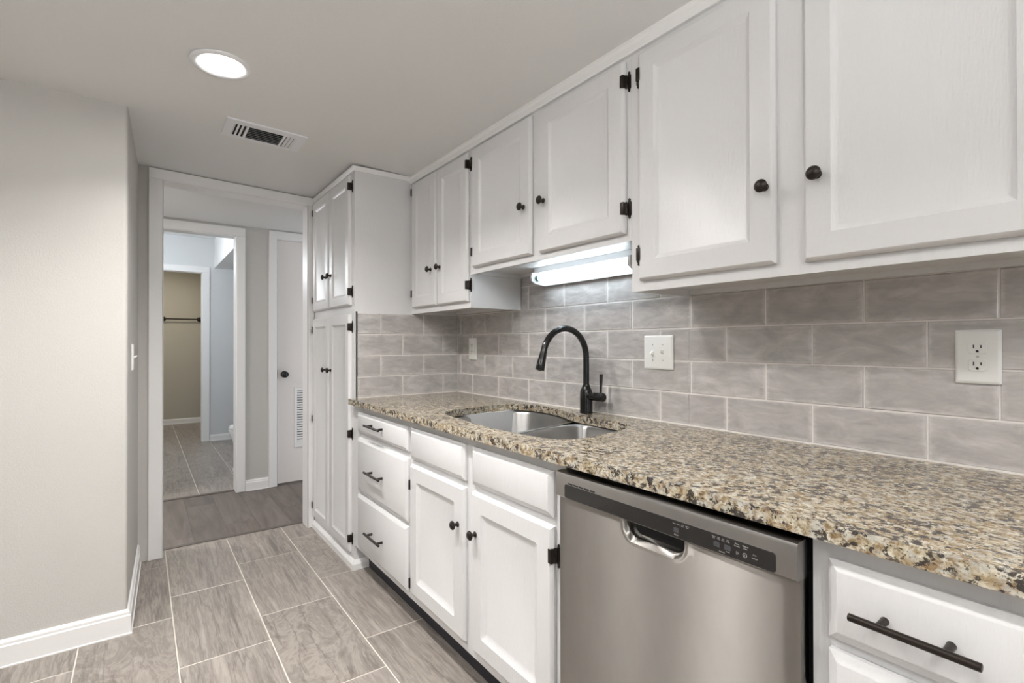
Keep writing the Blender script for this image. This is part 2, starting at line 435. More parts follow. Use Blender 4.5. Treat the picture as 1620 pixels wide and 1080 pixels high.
# ---- ceiling
mb = MB()
XS = [-2.7, 0.0, 0.924, 1.258, XW+.12]
lo = [[(x, y, ceil_z(x)) for x in XS] for y in (-3.0, 3.606)]
hi = [[(x, y, 2.32) for x in XS] for y in (-3.0, 3.606)]
Vl = [mb.pts(r) for r in lo]; Vh = [mb.pts(r) for r in hi]
for i in range(4):
    mb.face([Vl[0][i], Vl[1][i], Vl[1][i+1], Vl[0][i+1]]); mb.face([Vh[0][i], Vh[0][i+1], Vh[1][i+1], Vh[1][i]])
    mb.face([Vl[0][i], Vl[0][i+1], Vh[0][i+1], Vh[0][i]]); mb.face([Vl[1][i], Vh[1][i], Vh[1][i+1], Vl[1][i+1]])
mb.face([Vl[0][0], Vh[0][0], Vh[1][0], Vl[1][0]]); mb.face([Vl[0][4], Vl[1][4], Vh[1][4], Vh[0][4]])
struct('ceiling', mb, M_CEIL, 'smooth white kitchen ceiling', 'ceiling')
# ---- hall, bathroom and far room shells
mb = MB(); mb.box(-1.7, 2.1, 3.606, 4.78, 2.172, 2.3)
struct('ceiling_hall', mb, M_CEIL, 'hall ceiling seen through the doorway', 'ceiling')
wall('wall_hall_back', 'taupe hall wall between the bathroom doorway and the closet door', (-1.7, -0.10, 4.66, 4.78, -.02, 2.3), (0.628, 0.93, 4.66, 4.78, -.02, 2.3), (-0.10, 0.628, 4.66, 4.78, 2.085, 2.56), (0.93, 1.56, 4.66, 4.78, 2.10, 2.3), (1.56, 2.1, 4.66, 4.78, -.02, 2.3), (0.628, 0.93, 4.66, 4.78, 2.3, 2.56), (-1.7, -.10, 4.66, 4.78, 2.3, 2.56))
wall('wall_hall_left', 'end wall of the hall on the left', (-1.8, -1.7, 3.546, 4.78, -.02, 2.3))
wall('wall_hall_right', 'end wall of the hall on the right', (2.1, 2.2, 3.5, 4.9, -.02, 2.3))
wall('wall_bathroom_far', 'pale blue-grey bathroom wall around the far door opening', (-0.9, -0.15, 7.33, 7.45, -.02, 2.56), (0.625, 1.6, 7.33, 7.45, -.02, 2.56), (-0.15, 0.625, 7.33, 7.45, 2.092, 2.56), mat=M_BATHWALL)
wall('wall_bathroom_left', 'bathroom side wall out of sight on the left', (-1.0, -0.9, 4.78, 9.3, -.02, 2.56), mat=M_BATHWALL)
wall('wall_bathroom_right', 'bathroom side wall behind the door jamb', (1.6, 1.7, 4.78, 7.45, -.02, 2.56), mat=M_BATHWALL)
mb = MB(); mb.box(-1.0, 1.7, 4.78, 7.45, 2.52, 2.6)
struct('ceiling_bathroom', mb, M_CEIL, 'white bathroom ceiling', 'ceiling')
mb = MB(); mb.box(0.74, 1.6, 4.78, 7.33, 2.155, 2.53)
struct('trim_3', mb, M_CEIL, 'boxed soffit below the bathroom ceiling at upper right of doorway', 'soffit')
wall('wall_far_room', 'khaki wall of the farthest room behind the towel bar', (-0.9, 0.9, 9.2, 9.3, -.02, 2.5), (0.755, 0.9, 7.45, 9.2, -.02, 2.5), mat=M_FARWALL)
mb = MB(); mb.box(-1.0, 0.9, 7.45, 9.3, 2.42, 2.5)
struct('ceiling_far_room', mb, M_CEIL, 'ceiling of the farthest room', 'ceiling')

# ---- baseboards (profiled: flat face, ogee top)
def baseboard(name, p0, p1, nrm, label, h=0.10, t=0.014, e0=0, e1=0, mat=None):
    """runs from p0 to p1 on the floor; nrm points into the room"""
    p0 = Vector((p0[0], p0[1], 0)); p1 = Vector((p1[0], p1[1], 0)); n = Vector((nrm[0], nrm[1], 0)).normalized(); d = (p1-p0).normalized()
    prof = [(0, 0), (t+.004, 0), (t+.004, .004), (t, .006), (t, h*.76), (t*.72, h*.80), (t*.72, h*.90), (t*.45, h*.97), (0, h)]
    L0 = [p0 + n*a + Vector((0, 0, z)) + d*(e0*a) for a, z in prof]; L1 = [p1 + n*a + Vector((0, 0, z)) + d*(e1*a) for a, z in prof]
    mb = MB(); mb.loops([L0, L1]); return struct(name, mb, mat or M_TRIM, label, 'baseboard')
sx = lambda y: -0.046 + (y-YL)*0.034/(YB+.06-YL)
baseboard('baseboard_left', (-2.6, YL), (sx(YL), YL), (0, -1), 'white baseboard along the left wall', e1=1)
baseboard('baseboard_return', (sx(YL), YL), (sx(YB-.0), YB), (1, -0.04), 'short white baseboard running from the wall corner to the doorway casing', e0=-1)
baseboard('baseboard_hall', (0.692, 4.66), (0.866, 4.66), (0, -1), 'white baseboard between the bathroom doorway and closet door casing', h=0.088)
baseboard('baseboard_bathroom', (0.692, 7.33), (1.6, 7.33), (0, -1), 'white baseboard on the pale bathroom wall', h=0.078)
baseboard('baseboard_far_room', (-0.9, 9.2), (0.755, 9.2), (0, -1), 'white baseboard on the khaki wall under the towel bar', h=0.08)

# ---- door casings
def casing(name, label, x0, x1, yf, yb, z1, w0, w1, ztop0, ztop1, zin0=None, zin1=None, cas_t=0.016, jamb=True, zb=0.0):
    """flat casing round an opening x0..x1 on a wall face at yf; jamb lining back to yb"""
    zin0 = z1 if zin0 is None else zin0; zin1 = z1 if zin1 is None else zin1
    mb = MB(); ya = yf-cas_t
    def slab(P):
        a = [(x, ya, z) for x, z in P]; b = [(x, yf, z) for x, z in P]
        i = 0.003; cx = sum(p[0] for p in P)/4; cz = sum(p[1] for p in P)/4
        f = [(x+math.copysign(i, cx-x), ya, z+math.copysign(i, cz-z)) for x, z in P]; a = [(x, ya+i, z) for x, z in P]
        mb.loops([b, a, f])
    slab([(x0-w0, zb), (x0, zb), (x0, zin0), (x0-w0, zin0)])
    slab([(x1, zb), (x1+w1, zb), (x1+w1, zin1), (x1, zin1)])
    slab([(x0-w0, zin0), (x1+w1, zin1), (x1+w1, ztop1), (x0-w0, ztop0)])
    if jamb:
        t = 0.004
        mb.box(x0-.012, x0+t, yf, yb, zb, zin0-.0); mb.box(x1-t, x1+.012, yf, yb, zb, zin1-.0)
        mb.hexa([(x0-.01, yf, zin0-t), (x1+.01, yf, zin1-t), (x1+.01, yb, zin1-t), (x0-.01, yb, zin0-t), (x0-.01, yf, zin0+.01), (x1+.01, yf, zin1+.01), (x1+.01, yb, zin1+.01), (x0-.01, yb, zin0+.01)])
    return struct(name, mb, M_TRIM, label, 'door casing')
casing('trim_4', 'wide white casing round the doorway from kitchen to hall', 0.098, 0.886, YB, 3.608, 2.13, 0.066, 0.037, 2.192, 2.162, 2.133, 2.112)
casing('trim_5', 'white casing round the bathroom doorway across the hall', -0.10, 0.626, 4.66, 4.782, 2.085, 0.066, 0.064, 2.156, 2.152)
casing('trim_6', 'white casing round the closet door at the right of the hall', 0.93, 1.55, 4.66, 4.70, 2.097, 0.062, 0.06, 2.160, 2.158, jamb=True)
casing('trim_7', 'bright white casing round the farthest opening past the bathroom', -0.15, 0.609, 7.33, 7.452, 2.090, 0.07, 0.080, 2.163, 2.163)

# ---- closet door with louvred vent
mb = MB(); mb.box(0.940, 1.540, 4.682, 4.717, 0.014, 2.092, 0.003)
door = struct('door_1', mb, M_DOOR, 'pale slab closet door with round dark knob and louvred vent', 'door')
mb = MB(); mb.lathe((0.994, 4.682, 0.945), (0, -1, 0), [(0, .001), (0, .027), (.004, .029), (.008, .024), (.010, .011), (.026, .010), (.032, .020), (.042, .027), (.052, .026), (.060, .016), (.062, .001)])
tag(mb.build('door_knob', M_BLACK, door, smooth=35), 'round dark bronze door knob')
mb = MB(); mb.box(0.9365, 0.9405, 4.674, 4.700, 0.905, 0.985)
mb.build('latch_plate', M_BLACK, door)
vz0, vz1, vx0, vx1 = 0.307, 0.830, 1.074, 1.42
mb = MB(); mb.box(vx0, vx0+.022, 4.670, 4.682, vz0, vz1, .002); mb.box(vx1-.022, vx1, 4.670, 4.682, vz0, vz1, .002)
mb.box(vx0+.02, vx1-.02, 4.670, 4.682, vz0, vz0+.05, .002); mb.box(vx0+.02, vx1-.02, 4.670, 4.682, vz1-.03, vz1, .002)
grille = mb.build('vent_grille', M_TRIM, door)
mb = MB(); mb.box(vx0+.02, vx1-.02, 4.6800, 4.6815, vz0+.04, vz1-.02); mb.build('vent_back', M_VOID, grille)  # near-black sheet painted as the shade behind the slats
zz = vz0+.052
for k in range(21):
    mb = MB(); z = zz + k*0.0212
    mb.hexa([(vx0+.021, 4.671, z), (vx1-.021, 4.671, z), (vx1-.021, 4.6805, z+.011), (vx0+.021, 4.6805, z+.011), (vx0+.021, 4.671, z+.004), (vx1-.021, 4.671, z+.004), (vx1-.021, 4.6805, z+.015), (vx0+.021, 4.6805, z+.015)])
    mb.build('louver_slat', M_TRIM, grille)

# ================================================================== BACKSPLASH
def tile_wall(mb, lr, lu, plane, c, u0, u1, zrows, ph, P, zmin_fn, dirn, thick=0.008):
    """tiles on a plane x=c (plane 'x', u is y) or y=c (plane 'y', u is x)"""
    g = 0.0018
    for ri, (za, zb) in enumerate(zrows):
        p0 = ph[ri % 2]
        k = math.floor((u0-p0)/P)
        while p0+k*P < u1:
            ua, ub = max(u0, p0+k*P+g), min(u1, p0+(k+1)*P-g)
            if ub-ua > 0.006:
                top = zmin_fn((ua+ub)/2)
                # split a tile where the cabinet above it steps
                segs = [(ua, ub)]
                for s in STEPS if plane == 'x' else ():
                    segs = [q for a, b in segs for q in ((((a, s), (s, b)) if a < s-.003 and b > s+.003 else ((a, b),)))]
                col = (random.random(), random.random(), random.random(), 1)
                tilt = [random.uniform(-.0007, .0007) for _ in range(3)]
                for a, b in segs:
                    t_ = zmin_fn((a+b)/2); z0, z1 = za+g, min(zb-g, t_)
                    if z1-z0 < .004: continue
                    e = 0.0022
                    def pt(u, z, d):
                        if d == thick: d += tilt[0] + tilt[1]*((u-ua)/(ub-ua)-.5)*2 + tilt[2]*((z-za)/(zb-za)-.5)*2
                        return (c-d, u, z) if plane == 'x' else (u, c-d, z)
                    Ls = [[pt(a, z0, 0), pt(b, z0, 0), pt(b, z1, 0), pt(a, z1, 0)], [pt(a, z0, thick-e), pt(b, z0, thick-e), pt(b, z1, thick-e), pt(a, z1, thick-e)],
                          [pt(a+e, z0+e, thick), pt(b-e, z0+e, thick), pt(b-e, z1-e, thick), pt(a+e, z1-e, thick)]]
                    V = mb.loops(Ls, False, True)
                    for f in {f for L in V for v in L for f in v.link_faces}:
                        for l in f.loops:
                            l[lr] = col; q = l.vert.co; l[lu].uv = ((q.y if plane == 'x' else q.x) - (p0+k*P+g), q.z-(za+g))
            k += 1
ZR = [(0.916, 1.0275), (1.0275, 1.1410), (1.1410, 1.2570), (1.2570, 1.3720), (1.3720, 1.4880), (1.4880, 1.604)]
STEPS = (1.076, 2.050)
def under(u): return 1.545 if STEPS[0] < u < STEPS[1] else 1.384
mb = MB(); lr, lu = rnd_layers(mb.bm)
mb.mi = 0
tile_wall(mb, lr, lu, 'x', XW, -0.35, YP-.009, ZR, (0.142, 0.012), 0.264, under, -1)
mb.mi = 1; mb.box(XW-.0055, XW-.0002, -0.35, YP-.002, 0.914, 1.384); mb.box(XW-.0055, XW-.0002, STEPS[0], STEPS[1], 1.384, 1.545)
mb.box(XW-.011, XW-.005, -.35, YP-.008, .9135, .9175)
mb.build('tile_backsplash', [M_TILE, M_GROUT], origin=(XW, 1.2, .914))
tag(bpy.data.objects['tile_backsplash'], 'long glazed grey brick-tile backsplash on the wall behind the sink', 'backsplash')
mb = MB(); lr, lu = rnd_layers(mb.bm)
tile_wall(mb, lr, lu, 'y', YP, 0.936, XW-.009, ZR[:4], (0.164, 0.035), 0.2580, lambda u: 1.372, -1)
mb.mi = 1; mb.box(0.936, XW-.0005, YP-.0055, YP-.0002, 0.914, 1.371); mb.box(0.936, XW-.008, YP-.011, YP-.005, .9135, .9175)
mb.mi = 2; mb.box(0.930, 0.936, YP-.010, YP-.0002, 0.9145, 1.378)
mb.build('tile_backsplash', [M_TILE, M_GROUT, M_BTN], origin=(1.25, YP, .914))
tag(bpy.data.objects['tile_backsplash.001'], 'short glazed grey tile panel on the side of the tall pantry', 'backsplash')

# ================================================================== CABINETS
XF, XD = 0.924, 0.905           # base face frame, base door faces
XUF, XUD = 1.258, 1.238         # upper face frame, upper door faces
# hardware prototypes (facing -X, origin on the surface)
mb = MB(); mb.lathe((0, 0, 0), (-1, 0, 0), [(0, .0005), (0, .0095), (.002, .0100), (.0035, .0085), (.006, .0060), (.013, .0050), (.017, .0075), (.0185, .0135), (.0215, .0160), (.025, .0152), (.028, .0115), (.0292, .0105), (.0305, .006), (.031, .0005)], 28)
ME_KNOB = proto(mb, 'cabinet_knob', M_BRONZE)
mb = MB()       # exposed hinge, leaf on +Y of the barrel, both with pointed tips
def leaf(mb, y0, y1, hh, x0, x1):
    ym = (y0+y1)/2; w = (y1-y0)/2
    P = [(y0, -hh*.62), (ym-w*.45, -hh*.74), (ym-w*.65, -hh*.88), (ym, -hh), (ym+w*.65, -hh*.88), (ym+w*.45, -hh*.74), (y1, -hh*.62),
         (y1, hh*.62), (ym+w*.45, hh*.74), (ym+w*.65, hh*.88), (ym, hh), (ym-w*.65, hh*.88), (ym-w*.45, hh*.74), (y0, hh*.62)]
    i = .0008
    mb.loops([[(x1, y, z) for y, z in P], [(x0, y, z) for y, z in P]])
leaf(mb, 0.004, 0.017, 0.033, -0.0035, 0.0)
mb.lathe((-0.0075, 0.0015, -0.021), (0, 0, 1), [(0, .001), (0, .0032), (.003, .0040), (.012, .0040), (.0125, .0034), (.0135, .0034), (.014, .0040), (.028, .0040), (.0285, .0034), (.0295, .0034), (.030, .0040), (.039, .0040), (.042, .0032), (.042, .001)], 14)
mb.box(-0.0235, -0.0045, -0.0045, 0.0035, -0.0195, 0.0195, .0008)
mb.box(-0.0238, -0.0205, -0.0100, 0.0, -0.0195, 0.0195, .0008)
ME_HINGE = proto(mb, 'hinge', M_BRONZE, 30)
def bar_handle(length, post):
    mb = MB(); r = 0.0058
    mb.lathe((-0.030, -length/2, 0), (0, 1, 0), [(0, .001), (0, r*.8), (.0008, r), (length-.0008, r), (length, r*.8), (length, .001)], 18)
    for s in (-1, 1): mb.lathe((0, s*post/2, 0), (-1, 0, 0), [(0, .001), (0, .0062), (.003, .0058), (.026, .0052), (.030, .0045)], 16)
    return proto(mb, 'bar_handle', M_BRONZE)
ME_BAR = bar_handle(0.190, 0.128)
ME_BAR_S = bar_handle(0.154, 0.078)

def panel_door(name, xf, y0, y1, z0, z1, parent, stile=0.058, depth=0.008, slope=0.014, t=0.0185, edge=0.006, rcorner=0.0, label=None):
    """frame-and-panel cabinet door whose face looks to -X"""
    mb = MB()
    n = 5
    L = [rrect(xf+t, y0, y1, z0, z1, 0, .001, n), rrect(xf+edge+.004, y0, y1, z0, z1, 0, .001, n), rrect(xf+edge, y0, y1, z0, z1, .0025, .001, n), rrect(xf+.0015, y0, y1, z0, z1, edge, .001, n), rrect(xf, y0, y1, z0, z1, edge+.002, .001, n),
         rrect(xf, y0, y1, z0, z1, stile, rcorner, n), rrect(xf+.0015, y0, y1, z0, z1, stile+.0015, rcorner, n),
         rrect(xf+depth*.75, y0, y1, z0, z1, stile+slope*.7, max(rcorner-.004, .001), n), rrect(xf+depth, y0, y1, z0, z1, stile+slope, max(rcorner-.006, .001), n)]
    mb.loops(L)
    o = mb.build(name, M_CAB, parent, smooth=25)
    if label: o['label'] = label
    return o
def slab_front(name, xf, y0, y1, z0, z1, parent, t=0.0185, bev=0.014):
    mb = MB(); n = 3
    mb.loops([rrect(xf+t, y0, y1, z0, z1, 0, .001, n), rrect(xf+.009, y0, y1, z0, z1, 0, .001, n), rrect(xf+.0075, y0, y1, z0, z1, .002, .001, n), rrect(xf+.001, y0, y1, z0, z1, bev, .001, n), rrect(xf, y0, y1, z0, z1, bev+.002, .001, n)])
    return mb.build(name, M_CAB, parent, smooth=25)
def knob(door, x, y, z): return put(ME_KNOB, 'knob', door, (x, y, z))
def hinges(door, xframe, yedge, zs, side):
    """side +1: frame lies on +Y of the door edge"""
    for z in zs: put(ME_HINGE, 'hinge', door, (xframe, yedge, z), (0, 0, 0) if side > 0 else (math.pi, 0, 0))

# ---------------- tall pantry
pan = thing('pantry_cabinet', 'tall white four-door pantry cabinet beside the hall doorway', 'pantry cabinet', (1.25, 3.08, 0))
mb = MB()
mb.box(XF+.0201, XW-.002, YP, YB-.003, 0.0, 2.156)                                    # carcass
for y0, y1 in ((YP, 2.752), (3.080, 3.124), (3.436, YB-.003)): mb.box(XF, XF+.02, y0, y1, 0.0, 2.158)
for z0, z1 in ((0.0, 0.098), (1.352, 1.430), (2.105, 2.158)):
    for a, b in ((2.752, 3.080), (3.124, 3.436)): mb.box(XF+.0003, XF+.0187, a, b, z0, z1)
mb.build('cabinet_body', M_CAB, pan)
for (z0, z1, zk, zh) in ((1.413, 2.120, 1.606, (1.487, 2.057)), (0.080, 1.366, 1.048, (0.154, 0.718, 1.296))):
    dR = panel_door('door', XD, 2.737, 3.090, z0, z1, pan, stile=0.055)
    knob(dR, XD, 3.052, zk); hinges(dR, XF, 2.737, zh, -1)
    dL = panel_door('door', XD, 3.114, 3.456, z0, z1, pan, stile=0.055)
    knob(dL, XD, 3.150, zk); hinges(dL, XF, 3.456, zh, 1)
mb = MB()
prof = [(0, 0), (.016, 0), (.016, .030), (.010, .042), (.004, .050), (0, .050)]
L0 = [(XF-a, YB-.017, z) for a, z in prof]; L1 = [(XF-a, YP-a, z) for a, z in prof]; L2 = [(0.998, YP-a, z) for a, z in prof]
V = mb.loops([L0, L1, L2]); mb.build('base_moulding', M_TRIM, pan)
mb = MB()
prof = [(0, 2.134), (.004, 2.134), (.012, 2.150), (.014, 2.157), (0, 2.157)]
mb.loops([[(XF-a, YB-.017, z) for a, z in prof], [(XF-a, YP-a, z) for a, z in prof], [(XUF-.004, YP-a, z) for a, z in prof]]); mb.build('crown_strip', M_TRIM, pan)

# ---------------- wall cabinets
def wall_cabinet(label, y0, y1, z0, stiles, group=None):
    t = thing('wall_cabinet', label, 'wall cabinet', ((XUF+XW)/2, (y0+y1)/2, z0), group)
    mb = MB(); top = 2.135; fl = z0+.022
    for a, b in stiles: mb.box(XUF, XUF+.019, a, b, z0, top)
    ys = sorted(stiles)
    for (a, b), (c, d) in zip(ys, ys[1:]):
        mb.box(XUF+.0003, XUF+.0187, b, c, z0, z0+.042); mb.box(XUF+.0003, XUF+.0187, b, c, 2.085, top)
    mb.box(XUF+.019, XW-.0095, y0, y0+.014, z0, top); mb.box(XUF+.019, XW-.0095, y1-.014, y1, z0, top)      # sides
    mb.box(XUF+.019, XW-.0095, y0+.014, y1-.014, fl, fl+.014); mb.box(XUF+.019, XW-.0095, y0+.014, y1-.014, top-.012, top)
    mb.box(XW-.0215, XW-.0095, y0+.014, y1-.014, z0+.006, top)                            # back panel and nailer
    mb.build('cabinet_body', M_CAB, t); return t
ca = wall_cabinet('narrow two-door white wall cabinet next to the pantry', 2.051, YP-.0005, 1.374, ((2.051, 2.090), (2.347, 2.388), (2.645, YP-.0005)))
d = panel_door('door', XUD, 2.058, 2.360, 1.403, 2.107, ca); knob(d, XUD, 2.325, 1.598); hinges(d, XUF, 2.058, (1.481, 2.051), -1)
d = panel_door('door', XUD, 2.376, 2.664, 1.405, 2.110, ca); knob(d, XUD, 2.425, 1.597); hinges(d, XUF, 2.664, (1.486, 2.061), 1)
cb = wall_cabinet('short two-door white wall cabinet above the sink', 1.0765, 2.0505, 1.530, ((1.0765, 1.112), (1.512, 1.588), (2.000, 2.0505)))
d = panel_door('door', XUD, 1.576, 2.015, 1.556, 2.107, cb, stile=.062); knob(d, XUD, 1.616, 1.750); hinges(d, XUF, 2.015, (1.629, 2.050), 1)
d = panel_door('door', XUD, 1.095, 1.525, 1.553, 2.104, cb, stile=.062); knob(d, XUD, 1.492, 1.748); hinges(d, XUF, 1.095, (1.633, 2.038), -1)
cc = wall_cabinet('large two-door white wall cabinet above the long counter at the right', 0.100, 1.076, 1.366, ((0.100, 0.150), (0.540, 0.632), (1.030, 1.076)))
d = panel_door('door', XUD, 0.619, 1.037, 1.397, 2.100, cc, stile=.060); knob(d, XUD, 0.640, 1.586); hinges(d, XUF, 1.037, (1.478, 2.033), 1)
d = panel_door('door', XUD, 0.135, 0.553, 1.392, 2.100, cc, stile=.060); knob(d, XUD, 0.520, 1.585); hinges(d, XUF, 0.135, (1.478, 2.033), -1)
mb = MB(); prof = [(0, 2.118), (.012, 2.118), (.014, 2.122), (.014, 2.140), (.020, 2.150), (.020, 2.1585), (-.02, 2.1585), (-.02, 2.136), (0, 2.136)]
mb.loops([[(XUF-a, 0.10, z) for a, z in prof], [(XUF-a, YP-.002, z) for a, z in prof]])
struct('trim_8', mb, M_TRIM, 'narrow white trim strip where wall cabinets meet the ceiling', 'trim')

# ---------------- base cabinets
def base_cabinet(name, label, cat, y0, y1, verts, rails, toe=True, ends=(True, True)):
    t = thing(name, label, cat, ((XF+XW)/2, (y0+y1)/2, 0))
    mb = MB()
    for a, b in verts: mb.box(XF, XF+.019, a, b, .127, .884)
    vs = sorted(verts)
    for z0, z1 in rails:
        for (a, b), (c, d) in zip(vs, vs[1:]): mb.box(XF+.0003, XF+.0187, b, c, z0, z1)
    mb.box(XF+.019, XW-.002, y0, y0+.015, .127, .884); mb.box(XF+.019, XW-.002, y1-.015, y1, .127, .884)
    mb.box(XF+.019, XW-.002, y0+.015, y1-.015, .127, .142); mb.box(XW-.014, XW-.002, y0+.015, y1-.015, .142, .884)
    mb.build('cabinet_body', M_CAB, t)
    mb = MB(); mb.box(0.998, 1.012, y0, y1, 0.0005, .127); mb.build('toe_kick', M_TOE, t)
    return t
dr = base_cabinet('drawer_cabinet', 'white three-drawer base cabinet beside the tall pantry', 'drawer cabinet', 1.9805, YP-.0005, ((1.9805, 2.010), (2.595, YP-.0005)), ((.127, .175), (.415, .455), (.715, .760), (.840, .884)))
for z0, z1, zk in ((.747, .851, .806), (.448, .719, .579), (.155, .430, .282)):
    d = slab_front('drawer', XD, 1.996, 2.607, z0, z1, dr); put(ME_BAR, 'bar_handle', d, (XD, 2.328, zk))
sb = base_cabinet('sink_cabinet', 'white sink base cabinet with two doors under false drawer fronts', 'sink cabinet', 1.020, 1.980, ((1.020, 1.078), (1.465, 1.545), (1.950, 1.980)), ((.127, .19), (.690, .735), (.840, .884)))
slab_front('false_front', XD, 1.528, 1.966, .725, .853, sb); slab_front('false_front', XD, 1.059, 1.481, .725, .853, sb)
d = panel_door('door', XD, 1.529, 1.966, .166, .701, sb, stile=.062, depth=.010, slope=.024, rcorner=.010); knob(d, XD, 1.566, .566); hinges(d, XF, 1.966, (.208, .617), 1)
d = panel_door('door', XD, 1.059, 1.481, .166, .701, sb, stile=.062, depth=.010, slope=.024, rcorner=.010); knob(d, XD, 1.450, .565); hinges(d, XF, 1.059, (.210, .622), -1)
db = base_cabinet('drawer_cabinet', 'white drawer base cabinet right of the dishwasher, cut off by the frame', 'drawer cabinet', 0.020, 0.398, ((0.020, 0.060), (0.345, 0.398)), ((.127, .175), (.415, .455), (.700, .735), (.840, .884)))
for z0, z1, zk in ((.722, .851, .784), (.440, .704, .570), (.155, .422, .282)):
    d = slab_front('drawer', XD, 0.045, 0.370, z0, z1, db); put(ME_BAR_S, 'bar_handle', d, (XD, 0.250, zk))

# ================================================================== COUNTERTOP and SINK
def smooth_loop(P, k=5):
    out = []; n = len(P)
    for i in range(n):
        a, b, c, d = (Vector((*P[(i+j-1) % n], 0)) for j in range(4))
        for q in range(k):
            t = q/k; out.append(0.5*((2*b) + (c-a)*t + (2*a-5*b+4*c-d)*t*t + (3*b-a-3*c+d)*t**3))
    return [(v.x, v.y) for v in out]
CUT = smooth_loop([(1.003, 1.800), (1.030, 1.885), (1.098, 1.940), (1.219, 1.968), (1.340, 1.982), (1.425, 1.968), (1.473, 1.925), (1.499, 1.862), (1.500, 1.773), (1.478, 1.663), (1.443, 1.572), (1.424, 1.500),
                   (1.416, 1.400), (1.411, 1.270), (1.395, 1.205), (1.350, 1.172), (1.296, 1.157), (1.219, 1.142), (1.129, 1.128), (1.060, 1.134), (1.014, 1.165), (0.995, 1.210), (0.980, 1.314), (0.972, 1.447), (0.975, 1.540), (0.985, 1.640)])
XC = 0.886
bm = bmesh.new()
yc0, yc1 = 0.02, YP-.0115
outer = []
for x, y in ((XC, yc0), (XW-.0115, yc0), (XW-.0115, yc1), (XC, yc1)): outer.append((x, y))
def ring(bm, P, z):
    v = [bm.verts.new((x, y, z)) for x, y in P]; return v, [bm.edges.new((v[i], v[(i+1) % len(v)])) for i in range(len(v))]
vo, eo = ring(bm, outer, .914); vi, ei = ring(bm, CUT, .914)
bmesh.ops.triangle_fill(bm, use_beauty=True, use_dissolve=False, edges=eo+ei)
top = list(bm.faces)
r = bmesh.ops.extrude_face_region(bm, geom=top)
for v in [g for g in r['geom'] if isinstance(g, bmesh.types.BMVert)]: v.co.z = .8845
mb = MB(); mb.bm.free(); mb.bm = bm
ct = mb.build('countertop', M_GRANITE, bevel=.0035)
tag(ct, 'speckled brown and cream granite countertop with a sink cutout', 'countertop')

snk = thing('kitchen_sink', 'undermount stainless double-bowl sink set in the granite', 'sink', (1.22, 1.55, .70))
def offset_loop(P, d):
    n = len(P); out = []
    for i in range(n):
        a, b, c = P[i-1], P[i], P[(i+1) % n]
        tx, ty = c[0]-a[0], c[1]-a[1]; L = math.hypot(tx, ty) or 1
        out.append((b[0]+ty/L*d, b[1]-tx/L*d))
    return out
def area2(P): return sum(P[i][0]*P[(i+1) % len(P)][1]-P[(i+1) % len(P)][0]*P[i][1] for i in range(len(P)))
def bowl(name, P, zt, zb, label):
    P = smooth_loop(P, 5)
    s = 1 if area2(P) > 0 else -1       # offset_loop with +d goes outward for ccw loops
    def L(d, z): return [(x, y, z) for x, y in offset_loop(P, -d*s*1.0)]
    mb = MB()
    seq = [(-.024, zt), (-.004, zt), (.000, zt-.0015), (.004, zt-.006), (.007, zt-.016), (.012, zb+.06), (.016, zb+.03), (.028, zb+.012), (.05, zb+.004), (.08, zb)]
    V = mb.loops([L(d, z) for d, z in seq], False, False)
    # drain floor: shrink the last loop to the drain
    cx = sum(p[0] for p in P)/len(P); cy = sum(p[1] for p in P)/len(P); n = len(P)
    last = V[-1]; inner = mb.pts([(cx+(v.co.x-cx)*.32, cy+(v.co.y-cy)*.32, zb-.003) for v in last])
    for i in range(n): mb.face([last[i], last[(i+1) % n], inner[(i+1) % n], inner[i]])
    mb.face(inner)
    o = mb.build(name, M_SINK, snk, smooth=40); o['label'] = label
    sol = o.modifiers.new('thickness', 'SOLIDIFY'); sol.thickness = .0012; sol.offset = -1
    mb = MB(); mb.lathe((cx, cy, zb-.002), (0, 0, 1), [(0, .001), (0, .044), (.004, .044), (.005, .040), (.002, .032), (.0015, .001)], 24); mb.build('drain', M_SINK, snk, smooth=40)
    return o
bowl('bowl', [(0.990, 1.70), (1.012, 1.86), (1.085, 1.942), (1.219, 1.975), (1.345, 1.990), (1.435, 1.975), (1.482, 1.930), (1.507, 1.862), (1.507, 1.770), (1.484, 1.660), (1.444, 1.578), (1.38, 1.545), (1.25, 1.512), (1.10, 1.480), (1.01, 1.478), (0.978, 1.54)], .8815, .690, 'larger D-shaped bowl on the left')
bowl('bowl', [(1.415, 1.455), (1.420, 1.38), (1.418, 1.26), (1.398, 1.195), (1.350, 1.164), (1.219, 1.134), (1.129, 1.119), (1.055, 1.124), (1.008, 1.158), (0.988, 1.206), (0.973, 1.314), (0.970, 1.40), (1.00, 1.432), (1.10, 1.446), (1.25, 1.477), (1.36, 1.482)], .880, .715, 'smaller bowl on the right')
# ---------------- faucet
FX, FY = 1.500, 1.530
fa = thing('kitchen_faucet', 'matte black gooseneck pull-down faucet standing behind the sink', 'faucet', (FX, FY, .914))
mb = MB(); mb.lathe((FX, FY, .9142), (0, 0, 1), [(0, .001), (0, .0265), (.003, .0270), (.010, .0262), (.05, .0262), (.082, .0258), (.095, .0235), (.106, .0185), (.114, .0148), (.120, .0135), (.120, .001)], 32)
mb.build('base', M_BLACK, fa, smooth=40)
mb = MB(); path = [(FX, FY, 1.034-.006), (FX, FY, 1.08), (FX, FY, 1.12), (FX, FY, 1.140)]
rr_ = 0.116; cx = FX-rr_; cz = 1.148
for k in range(0, 21):
    a = math.radians(168*k/20); path.append((cx+rr_*math.cos(a), FY, cz+rr_*math.sin(a)))
mb.tube(path, .0128, 20); mb.build('spout', M_BLACK, fa, smooth=40)
e = Vector(path[-1]); dd = (e-Vector(path[-2])).normalized()
